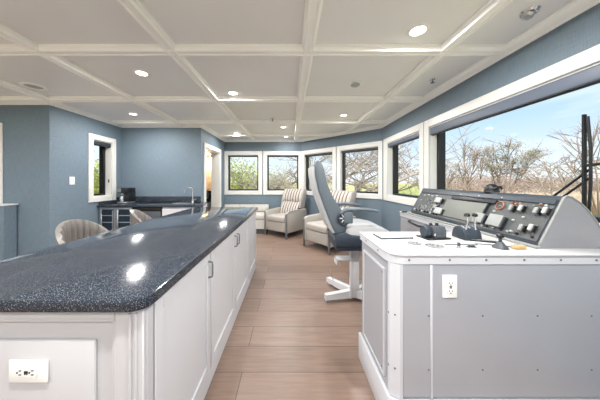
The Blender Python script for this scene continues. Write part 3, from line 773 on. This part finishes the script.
# seat cushion and seat base
st = [(.56, .70), (.56, .83), (.66, .865), (.82, .87), (.96, .84), (1.05, .78), (1.05, .73), (1.0, .70)]
obj('seat_cushion', MB(T).prism(st, 2.215, 2.665, 'y', bev=.02), 'pale', r)
for ya, yb in ((2.19, 2.25), (2.63, 2.69)):
    sb = [(.46, .66), (.45, .78), (.54, .81), (.62, .775), (.78, .765), (.93, .74), (.95, .7), (.9, .66)]
    obj('seat_bolster', MB(T).prism(sb, ya, yb, 'y', bev=.018), 'navy', r)
obj('seat_base', MB(T).prism([(.46, .625), (.45, .72), (.52, .77), (.6, .7), (.95, .69), (.95, .63), (.9, .61), (.5, .61)], 2.22, 2.66, 'y', bev=.012), 'navy', r)
for yy in (2.175, 2.705):
    s = -1 if yy < 2.4 else 1
    q = MB(T).lathe([(.07, 0), (.07, .012), (.058, .02), (.05, .013), (.001, .013)], (.535, yy-s*.012, .95), 28, R=Matrix.Rotation(PI/2*s*-1, 4, 'X'))
    h = obj('recliner_hub', q, 'navy', r)
    q = MB(T)
    for i in range(6):
        a = PI*i/3; q.tube([(.535+.015*math.cos(a), yy+s*.004, .95+.015*math.sin(a)), (.535+.045*math.cos(a), yy+s*.004, .95+.045*math.sin(a))], .006, 8)
    obj('hub_spokes', q, 'pale', h)
    ar = MB(T).tube([(.50, yy, 1.0), (.56, yy, 1.035), (.66, yy, 1.04), (.78, yy, 1.035), (.87, yy, 1.02)], [.016, .02, .021, .02, .015], 14)
    arm = obj('armrest', ar, 'slate', r)
    obj('armrest_bracket', MB(T).box(.53, .62, yy-.012, yy+.012, .9, 1.02, .008, 2), 'slate', arm)
# pedestal
obj('pedestal', MB(T).box(.675, .765, 2.42, 2.5, .03, .61, .012, 2), 'whitem', r)
obj('pedestal_rail', MB(T).box(.655, .675, 2.4, 2.43, .03, .61, .004, 1), 'whitem', r)
obj('foot_rest', MB(T).box(.5, .675, 2.38, 2.5, .46, .475, .004, 1).box(.5, .512, 2.38, 2.5, .41, .475, .004, 1), 'whitem', r)
for (x, y) in ((.385, 2.40), (.49, 2.83), (1.0, 2.30), (1.02, 2.72)):
    d = Vector((x-.72, y-2.46, 0)); d2 = d.normalized(); p = Vector((-d2.y, d2.x, 0))*.028
    A = Vector((.72, 2.46, 0))
    b = MB(T)
    vs = []
    for q, h0, h1 in ((A, .03, .115), (A+d, .03, .085)):
        for s in (-1, 1):
            for z in (h0, h1): vs.append(q+p*s+Vector((0, 0, z)))
    b._add(vs, [(0, 1, 3, 2), (4, 6, 7, 5), (0, 4, 5, 1), (2, 3, 7, 6), (1, 5, 7, 3), (0, 2, 6, 4)])
    f = obj('foot', b, 'whitem', r)
    obj('levelling_pad', MB(T).lathe([(.022, 0), (.022, .008), (.008, .012), (.008, .032)], A+d*.93, 14), 'steel', f)
obj('lock_lever', MB(T).tube([(.54, 2.72, .08), (.5, 2.72, .22)], .006), 'steel', r)

# ------------------------------------------------------------ recliners
def channel(mb, x0, x1, y, z0, z1, t, n, lean=0, bow=.012):
    # a cushion facing -Y with vertical channels; leans back by 'lean' over its height
    N = n*6; vs = []; fs = []; rows = 7
    for i in range(N+1):
        x = x0+(x1-x0)*i/N; rib = abs(math.sin(PI*i/6))*bow
        for j in range(rows+1):
            v = j/rows; zz = z0+(z1-z0)*v; puff = math.sin(PI*min(max(v, .02), .98))**.4
            vs.append((x, y+lean*v-rib*puff-t*.3*puff, zz))
        for j in range(rows+1):
            v = 1-j/rows; vs.append((x, y+lean*v+t*.7, z0+(z1-z0)*v))
    m = 2*(rows+1)
    for i in range(N):
        for j in range(m): fs.append((i*m+j, (i+1)*m+j, (i+1)*m+(j+1) % m, i*m+(j+1) % m))
    fs.append(tuple(range(m))); fs.append(tuple(N*m+j for j in range(m))[::-1])
    return mb._add(vs, fs)
def stripe(name, w, x0):  # darker bands centred on the seams between the channels
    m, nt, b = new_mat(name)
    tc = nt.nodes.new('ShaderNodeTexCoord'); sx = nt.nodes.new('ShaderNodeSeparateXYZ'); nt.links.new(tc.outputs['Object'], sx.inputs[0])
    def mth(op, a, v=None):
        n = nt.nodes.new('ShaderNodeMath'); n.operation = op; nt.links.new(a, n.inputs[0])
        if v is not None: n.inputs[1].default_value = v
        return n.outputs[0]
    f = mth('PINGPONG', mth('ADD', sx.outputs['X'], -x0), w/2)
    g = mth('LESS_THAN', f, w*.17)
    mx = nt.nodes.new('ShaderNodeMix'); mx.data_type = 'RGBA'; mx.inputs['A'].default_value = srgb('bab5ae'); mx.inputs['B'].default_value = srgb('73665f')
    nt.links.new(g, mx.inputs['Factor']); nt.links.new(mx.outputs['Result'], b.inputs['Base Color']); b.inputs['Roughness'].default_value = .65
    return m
M['stripe_a'] = stripe('seam_stripe_lumbar', .52/7, -.26); M['stripe_b'] = stripe('seam_stripe_head', .56/7, -.28)
def recliner(loc, rz, lab):
    # faces -Y; 0.68 wide, .74 deep
    r = thing('recliner_armchair', lab, 'armchair', loc, rz, group='cream recliner armchairs by the windows')
    W = .34
    obj('front_panel', MB().box(-W+.075, W-.075, -.36, -.31, .13, .34, .02, 3), 'uph', r)
    obj('frame', MB().box(-W+.08, W-.08, -.305, .3, .13, .33, .01, 1), 'uph', r)
    obj('seat_cushion', MB().box(-W+.078, W-.078, -.385, .2, .335, .475, .045, 4), 'uph', r)
    for s in (-1, 1):
        x0, x1 = sorted((s*W, s*(W-.07)))
        a = MB().prism([(-.36, .12), (-.36, .55), (-.30, .575), (.1, .6), (.33, .6), (.36, .55), (.34, .12)], x0, x1, 'x', bev=.015)
        arm = obj('arm', a, 'uph', r)
        obj('arm_welt', MB().tube([(s*(W-.0), -.362, .13), (s*W, -.362, .55), (s*W, -.30, .578), (s*W, .1, .602)], .006, 6), 'uphleg', arm)
    for s in (-1, 1):
        obj('leg', MB().box(s*(W-.02)-.018, s*(W-.02)+.018, -.375, -.345, .0, .53, .004, 1), 'uphleg', r)
        obj('leg', MB().tube([(s*(W-.04), .32, .13), (s*(W-.04), .34, 0)], [.02, .013], 8), 'uphleg', r)
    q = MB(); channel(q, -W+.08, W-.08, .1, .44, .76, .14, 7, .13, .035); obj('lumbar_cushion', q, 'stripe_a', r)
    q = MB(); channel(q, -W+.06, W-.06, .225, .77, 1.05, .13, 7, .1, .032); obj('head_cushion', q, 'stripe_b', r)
    b = MB().prism([(.2, .35), (.24, .6), (.32, .85), (.41, 1.06), (.44, 1.06), (.43, .9), (.36, .55), (.35, .35)], -W+.075, W-.075, 'x', bev=.012)
    obj('back_frame', b, 'uph', r)
    for s in (-1, 1):
        w_ = MB().prism([(.14, .62), (.2, .86), (.28, 1.04), (.34, 1.06), (.42, 1.06), (.4, .9), (.33, .62)], s*(W-.06)-.02, s*(W-.06)+.02, 'x', bev=.01)
        obj('wing', w_, 'uph', r)
    return r
a1 = recliner((-.10, 5.49, 0), -.72, 'cream recliner armchair by the back windows, striped channel back fully in view')
a1.scale = (1.07, 1.07, 1.05)
a1.rotation_euler = (0, 0, -math.atan2(.64, .77))
a2 = dup(a1, (.80, 4.43, 0), -math.atan2(.8, .6), 'cream recliner armchair nearer, partly hidden behind the helm chair')

# bench
r = thing('bench_seat', 'low cream bench along the back wall behind the island end', 'bench', (-1.05, 5.74, 0))
obj('base', MB().box(-.72, .46, -.24, .29, 0, .12, .004, 1), 'dark', r)
obj('seat_box', MB().box(-.73, .47, -.27, .295, .122, .36, .006, 1), 'bench', r)
for i in range(3):
    x = -.73+i*.4; obj('seat_cushion', MB().box(x+.002, x+.398, -.29, .2, .362, .49, .035, 4), 'bench', r)
    q = MB(); channel(q, x+.004, x+.396, .235, .492, .68, .06, 4, .01, .01); obj('back_cushion', q, 'bench', r)

# ------------------------------------------------------------ wiper outside
r = thing('windshield_wiper', 'black window wiper standing upright outside the big window', 'wiper', (2.12, 1.585, 1.0))
obj('blade', MB().box(-.012, .012, -.008, .008, 0, .80, .003, 1), 'rubber', r)
obj('blade_frame', MB().tube([(.0, -.022, .05), (.0, -.034, .3), (0, -.034, .55), (0, -.018, .78)], .009), 'black', r)
for dz in (0, .06): obj('arm', MB().tube([(.01, -.02, .4-dz), (.02, .24, .16-dz), (.02, .34, .04-dz)], .008), 'black', r)
obj('arm_head', MB().tube([(.0, -.01, .43), (.03, -.16, .45), (.03, -.25, .43)], .011), 'black', r)
obj('motor_box', MB().box(-.03, .05, -.3, -.16, -.08, -.0, .01, 2).box(-.06, .05, .3, .38, -.08, .02, .01, 2), 'black', r)

# ------------------------------------------------------------ outdoors
GZ = -2.6
g = MB().box(-150, 250, -60, 400, GZ-.2, GZ); struct('ground', g, 'ground')
def branch_tree(seed, height, spread, levels=4, r0=.11, kids=4, twigs=True, up=.4):
    rnd = random.Random(seed); segs = []; tips = []
    def grow(p, d, L, r, lv):
        n = 4; pts = [p]; rr = [r]
        for i in range(n):
            d = (d+Vector((rnd.uniform(-1, 1), rnd.uniform(-1, 1), rnd.uniform(-.6, .8)))*.22).normalized()
            p = p+d*L/n; pts.append(p); rr.append(max(r*(1-.5*(i+1)/n), .006))
        segs.append((pts, rr))
        if lv == 0: tips.append(p); tips.append(pts[2]); return
        for k_ in range(kids):
            q = pts[rnd.randint(2, n)]; az = rnd.uniform(0, 2*PI)
            nd = (d*.6+Vector((math.cos(az)*spread, math.sin(az)*spread, rnd.uniform(-.1, up)))).normalized()
            grow(q, nd, L*rnd.uniform(.55, .75), max(r*.5, .007), lv-1)
    grow(Vector((0, 0, 0)), Vector((rnd.uniform(-.1, .1), rnd.uniform(-.1, .1), 1)), height*.42, r0, levels)
    b = MB()
    for pts, rr in segs: b.tube(pts, rr, 4 if rr[0] < .03 else 6, caps=False)
    # scale to height
    zs = max(p.z for pts, _ in segs for p in pts)
    return b, tips, height/zs
def leaves(tips, n, rad, size, rnd):
    b = MB()
    for _ in range(n):
        c = rnd.choice(tips)+Vector([rnd.gauss(0, rad) for _ in range(3)])
        a = Vector([rnd.uniform(-1, 1) for _ in range(3)]).normalized()*size*rnd.uniform(.5, 1.2)
        d = a.orthogonal().normalized()*size*.5
        b.quad(c-a, c-d, c+a, c+d)
    return b
def tree(name, label, x, y, height, seed, leafm=None, nleaf=0, lrad=.25, lsize=.09, bark='bark', rz=0, **kw):
    b, tips, sc = branch_tree(seed, height, **kw)
    r = thing(name, label, 'tree', (x, y, GZ), rz); r.scale = (sc, sc, sc)
    obj('branches', b, bark, r, angle=180)
    if nleaf: obj('foliage', leaves(tips, nleaf, lrad, lsize, random.Random(seed+50)), leafm, r, angle=180)
    return r
# back windows
tree('leafy_tree', 'light green leafy tree outside the left back window', -2.6, 13.5, 5.0, 3, 'leafy', 3800, .3, .05, spread=.9)
tree('bare_tree', 'arching grey bare tree outside the second back window', .3, 11.0, 6.2, 5, spread=1.1, r0=.13)
tree('leafy_tree', 'yellow green rounded tree low behind the second back window', -.5, 15.5, 4.3, 11, 'leafy', 5000, .35, .05, spread=.8)
# facet windows
tree('bare_tree', 'pale bare tree outside the window behind the helm chair', 1.7, 11.5, 6.6, 8, spread=1.0, kids=5, r0=.12)
tree('bare_tree', 'dense pale bare tree outside the angled window nearest the corner', 3.6, 11.2, 7.0, 21, spread=1.1, kids=5, r0=.13, rz=PI)
tree('bare_tree', 'slanting brown bare tree behind the angled corner window', 4.9, 15, 6.8, 23, spread=1.0, kids=5, bark='barkd')
# right
def clump_tree(name, label, x, y, clumps, leafm, bark, n=420, size=.07, r0=.12, twig=5, seed=1):
    # clumps: (dx, dy, z above ground, radius)
    rnd = random.Random(seed); r = thing(name, label, 'tree', (x, y, GZ)); b = MB(); L = MB()
    fork = Vector((0, 0, min(c[2] for c in clumps)*.45))
    b.tube([(0, 0, 0), (.06, .03, fork.z*.5), fork], [r0, r0*.85, r0*.7], 7)
    for (dx, dy, z, rad) in clumps:
        c = Vector((dx, dy, z)); mid = fork.lerp(c, .5)+Vector((rnd.uniform(-.2, .2), rnd.uniform(-.2, .2), -.15))
        b.tube([fork, mid, c], [r0*.45, r0*.3, .015], 5)
        for _ in range(twig*2):
            e_ = c+Vector((rnd.gauss(0, rad), rnd.gauss(0, rad), rnd.gauss(0, rad*.5)))
            st_ = mid.lerp(c, rnd.uniform(.2, 1)); m_ = st_.lerp(e_, .5)+Vector((rnd.uniform(-.1, .1), rnd.uniform(-.1, .1), .06))
            b.tube([st_, m_, e_], [.018, .012, .006], 4)
            for _ in range(2):
                f_ = e_+Vector((rnd.gauss(0, .22), rnd.gauss(0, .22), rnd.gauss(.06, .16))); b.tube([m_, e_.lerp(f_, .4), f_], [.01, .007, .004], 3)
        for _ in range(n):
            p = c+Vector((rnd.gauss(0, rad*.6), rnd.gauss(0, rad*.6), rnd.gauss(0, rad*.28)))
            a = Vector([rnd.uniform(-1, 1) for _ in range(3)]).normalized()*size*rnd.uniform(.5, 1.2); d = a.orthogonal().normalized()*size*.4
            L.quad(p-a, p-d, p+a, p+d)
    obj('branches', b, bark, r, angle=180)
    if n: obj('foliage', L, leafm, r, angle=180)
    return r
clump_tree('leafy_tree', 'olive brown spreading tree in the middle of the big window view', 15.0, 15.6,
    [(-.9, .2, 6.1, .6), (.2, -.3, 6.35, .7), (-.1, .3, 5.6, .7), (1.0, .1, 5.3, .7), (1.7, -.2, 5.6, .6), (2.5, .2, 5.95, .5), (.4, .4, 4.8, .8), (-1.0, -.3, 4.9, .5), (1.5, .3, 4.6, .6)], 'olive', 'barkd', n=480, size=.075, seed=2)
clump_tree('bare_tree', 'small thin bare tree toward the left side of the big window', 11.6, 14.0,
    [(-.5, .1, 6.1, .45), (.3, 0, 5.7, .4), (.8, .1, 5.3, .4), (-.9, 0, 4.9, .45), (-.2, .1, 4.6, .5)], 'brush', 'barkd', n=60, size=.05, r0=.08, twig=8, seed=3)
clump_tree('bare_tree', 'low grey brown bare shrub tree just left of the wiper', 17.5, 14.6,
    [(-1.2, 0, 4.6, .6), (0, .2, 5.1, .7), (1.0, 0, 4.7, .6), (-.4, 0, 3.9, .7)], 'brush', 'bark', n=110, size=.05, r0=.1, twig=9, seed=4)
clump_tree('bare_tree', 'pale thin bare tree between the left window frame and the small bare tree', 9.9, 14.2,
    [(-.3, 0, 4.7, .5), (.6, 0, 4.4, .5), (0, .2, 3.8, .5)], 'brush', 'bark', n=90, size=.05, r0=.07, twig=8, seed=6)
clump_tree('bare_tree', 'grey bare tree with open crown directly behind the window wiper', 14.2, 10.1,
    [(-1.0, 0, 5.7, .5), (-.3, .2, 6.4, .5), (.5, 0, 6.1, .5), (1.3, .1, 5.6, .6), (-1.4, 0, 5.0, .5), (.2, 0, 5.2, .6), (1.2, 0, 4.6, .5), (-.6, .2, 4.4, .6)], 'brush', 'barkd', n=25, size=.04, r0=.1, twig=5, seed=9)
# left
tree('leafy_tree', 'green tree outside the narrow left window', -12.0, 13.5, 6.0, 41, 'leafy', 4000, .4, .1, spread=.9)

def thicket(name, label, spots, m, seed, per=230, tall=1.8, wide=1.5, size=.1):
    rnd = random.Random(seed); b = MB()
    for (x, y, hgt) in spots:
        for _ in range(per):
            a = rnd.uniform(0, 2*PI); q = rnd.random()**.5*wide; h = rnd.random()
            c = Vector((x+q*math.cos(a), y+q*math.sin(a), GZ+h*hgt*(1-.35*(q/wide)**2)))
            d = Vector((rnd.gauss(0, .5), rnd.gauss(0, .5), rnd.uniform(.2, 1))).normalized()*size*rnd.uniform(.8, 2.2); e_ = d.orthogonal().normalized()*size*rnd.uniform(.15, .5)
            b.quad(c-d, c-e_, c+d, c+e_)
    o = obj(name, b, m, angle=180); tag(o, label, 'shrubs', kind='stuff'); return o
rnd = random.Random(99)
sp = [(t*y_, y_, rnd.uniform(2.0, 3.4)) for t, y_ in [(rnd.uniform(.75, 1.75), rnd.uniform(18, 34)) for _ in range(110)]]
thicket('dry_brush', 'tan dry brush across the field beyond the big window', sp, 'brush', 1, 400, wide=2.0, size=.1)
sp = [(t*y_, y_, rnd.uniform(4.8, 7.0)) for t, y_ in [(rnd.uniform(.7, 1.75), rnd.uniform(60, 95)) for _ in range(80)]]
thicket('far_woods', 'low grey brown woods on the horizon past the field', sp, 'barkd', 5, 420, wide=6.0, size=.3)
sp = [(t*y_, y_, rnd.uniform(2.4, 3.4)) for t, y_ in [(rnd.uniform(-.35, .1), rnd.uniform(12, 20)) for _ in range(46)]]
thicket('green_shrubs', 'yellow green shrubs below the back windows', sp, 'leafy', 2, 500, wide=1.3, size=.05)
sp = [(t*y_, y_, rnd.uniform(2.2, 3.6)) for t, y_ in [(rnd.uniform(.1, .46), rnd.uniform(11, 18)) for _ in range(40)]]
thicket('twiggy_scrub', 'tan twiggy scrub below the angled windows', sp, 'brush', 3, 300, wide=1.1, size=.07)
sp = [(t*y_, y_, rnd.uniform(2.6, 4.2)) for t, y_ in [(rnd.uniform(.45, .62), rnd.uniform(14, 40)) for _ in range(60)]]
thicket('tall_grass', 'green tall grass seen past the window left of the dash', sp, 'green2', 4, 330, wide=1.4, size=.09)

# ------------------------------------------------------------ sky
w = bpy.data.worlds.new('World'); bpy.context.scene.world = w; w.use_nodes = True
nt = w.node_tree; bg = nt.nodes['Background']
tc = nt.nodes.new('ShaderNodeTexCoord'); sx = nt.nodes.new('ShaderNodeSeparateXYZ'); nt.links.new(tc.outputs['Generated'], sx.inputs[0])
ra = nt.nodes.new('ShaderNodeValToRGB'); ra.color_ramp.elements[0].position = 0; ra.color_ramp.elements[0].color = srgb('e9eff4')
ra.color_ramp.elements[1].position = .5; ra.color_ramp.elements[1].color = srgb('6fa4dc')
e1 = ra.color_ramp.elements.new(.2); e1.color = srgb('b9d6ef')
nt.links.new(sx.outputs['Z'], ra.inputs['Fac'])
mp = nt.nodes.new('ShaderNodeMapping'); mp.inputs['Scale'].default_value = (1, 1, 4.5); nt.links.new(tc.outputs['Generated'], mp.inputs['Vector'])
n = nt.nodes.new('ShaderNodeTexNoise'); n.inputs['Scale'].default_value = 2.6; n.inputs['Detail'].default_value = 7; nt.links.new(mp.outputs['Vector'], n.inputs['Vector'])
cr = nt.nodes.new('ShaderNodeValToRGB'); cr.color_ramp.elements[0].position = .42; cr.color_ramp.elements[1].position = .68
nt.links.new(n.outputs['Fac'], cr.inputs['Fac'])
mx = nt.nodes.new('ShaderNodeMix'); mx.data_type = 'RGBA'; nt.links.new(cr.outputs['Color'], mx.inputs['Factor'])
nt.links.new(ra.outputs['Color'], mx.inputs['A']); mx.inputs['B'].default_value = srgb('eef3f7')
nt.links.new(mx.outputs['Result'], bg.inputs['Color']); bg.inputs['Strength'].default_value = 1.15
sun = bpy.data.lights.new('sun', 'SUN'); sun.energy = 6; sun.angle = .05; sun.color = (1, .95, .86)
so = bpy.data.objects.new('sun', sun); COL.objects.link(so); so.rotation_euler = (math.radians(38), 0, math.radians(-25)); so.location = (0, -5, 12)

# ------------------------------------------------------------ camera
cd = bpy.data.cameras.new('camera'); cam = bpy.data.objects.new('camera', cd); COL.objects.link(cam)
cam.location = (0, 0, 1.32); cam.rotation_euler = (PI/2, 0, 0)
cd.sensor_width = 36; cd.lens = 36*220/600; cd.shift_x = 10/600; cd.shift_y = -19/600; cd.clip_start = .02; cd.clip_end = 1000
sc = bpy.context.scene; sc.camera = cam
vs_ = sc.view_settings; vs_.view_transform = 'Standard'; vs_.look = 'None'; vs_.gamma = 1; vs_.use_curve_mapping = False
vs_.exposure = .22
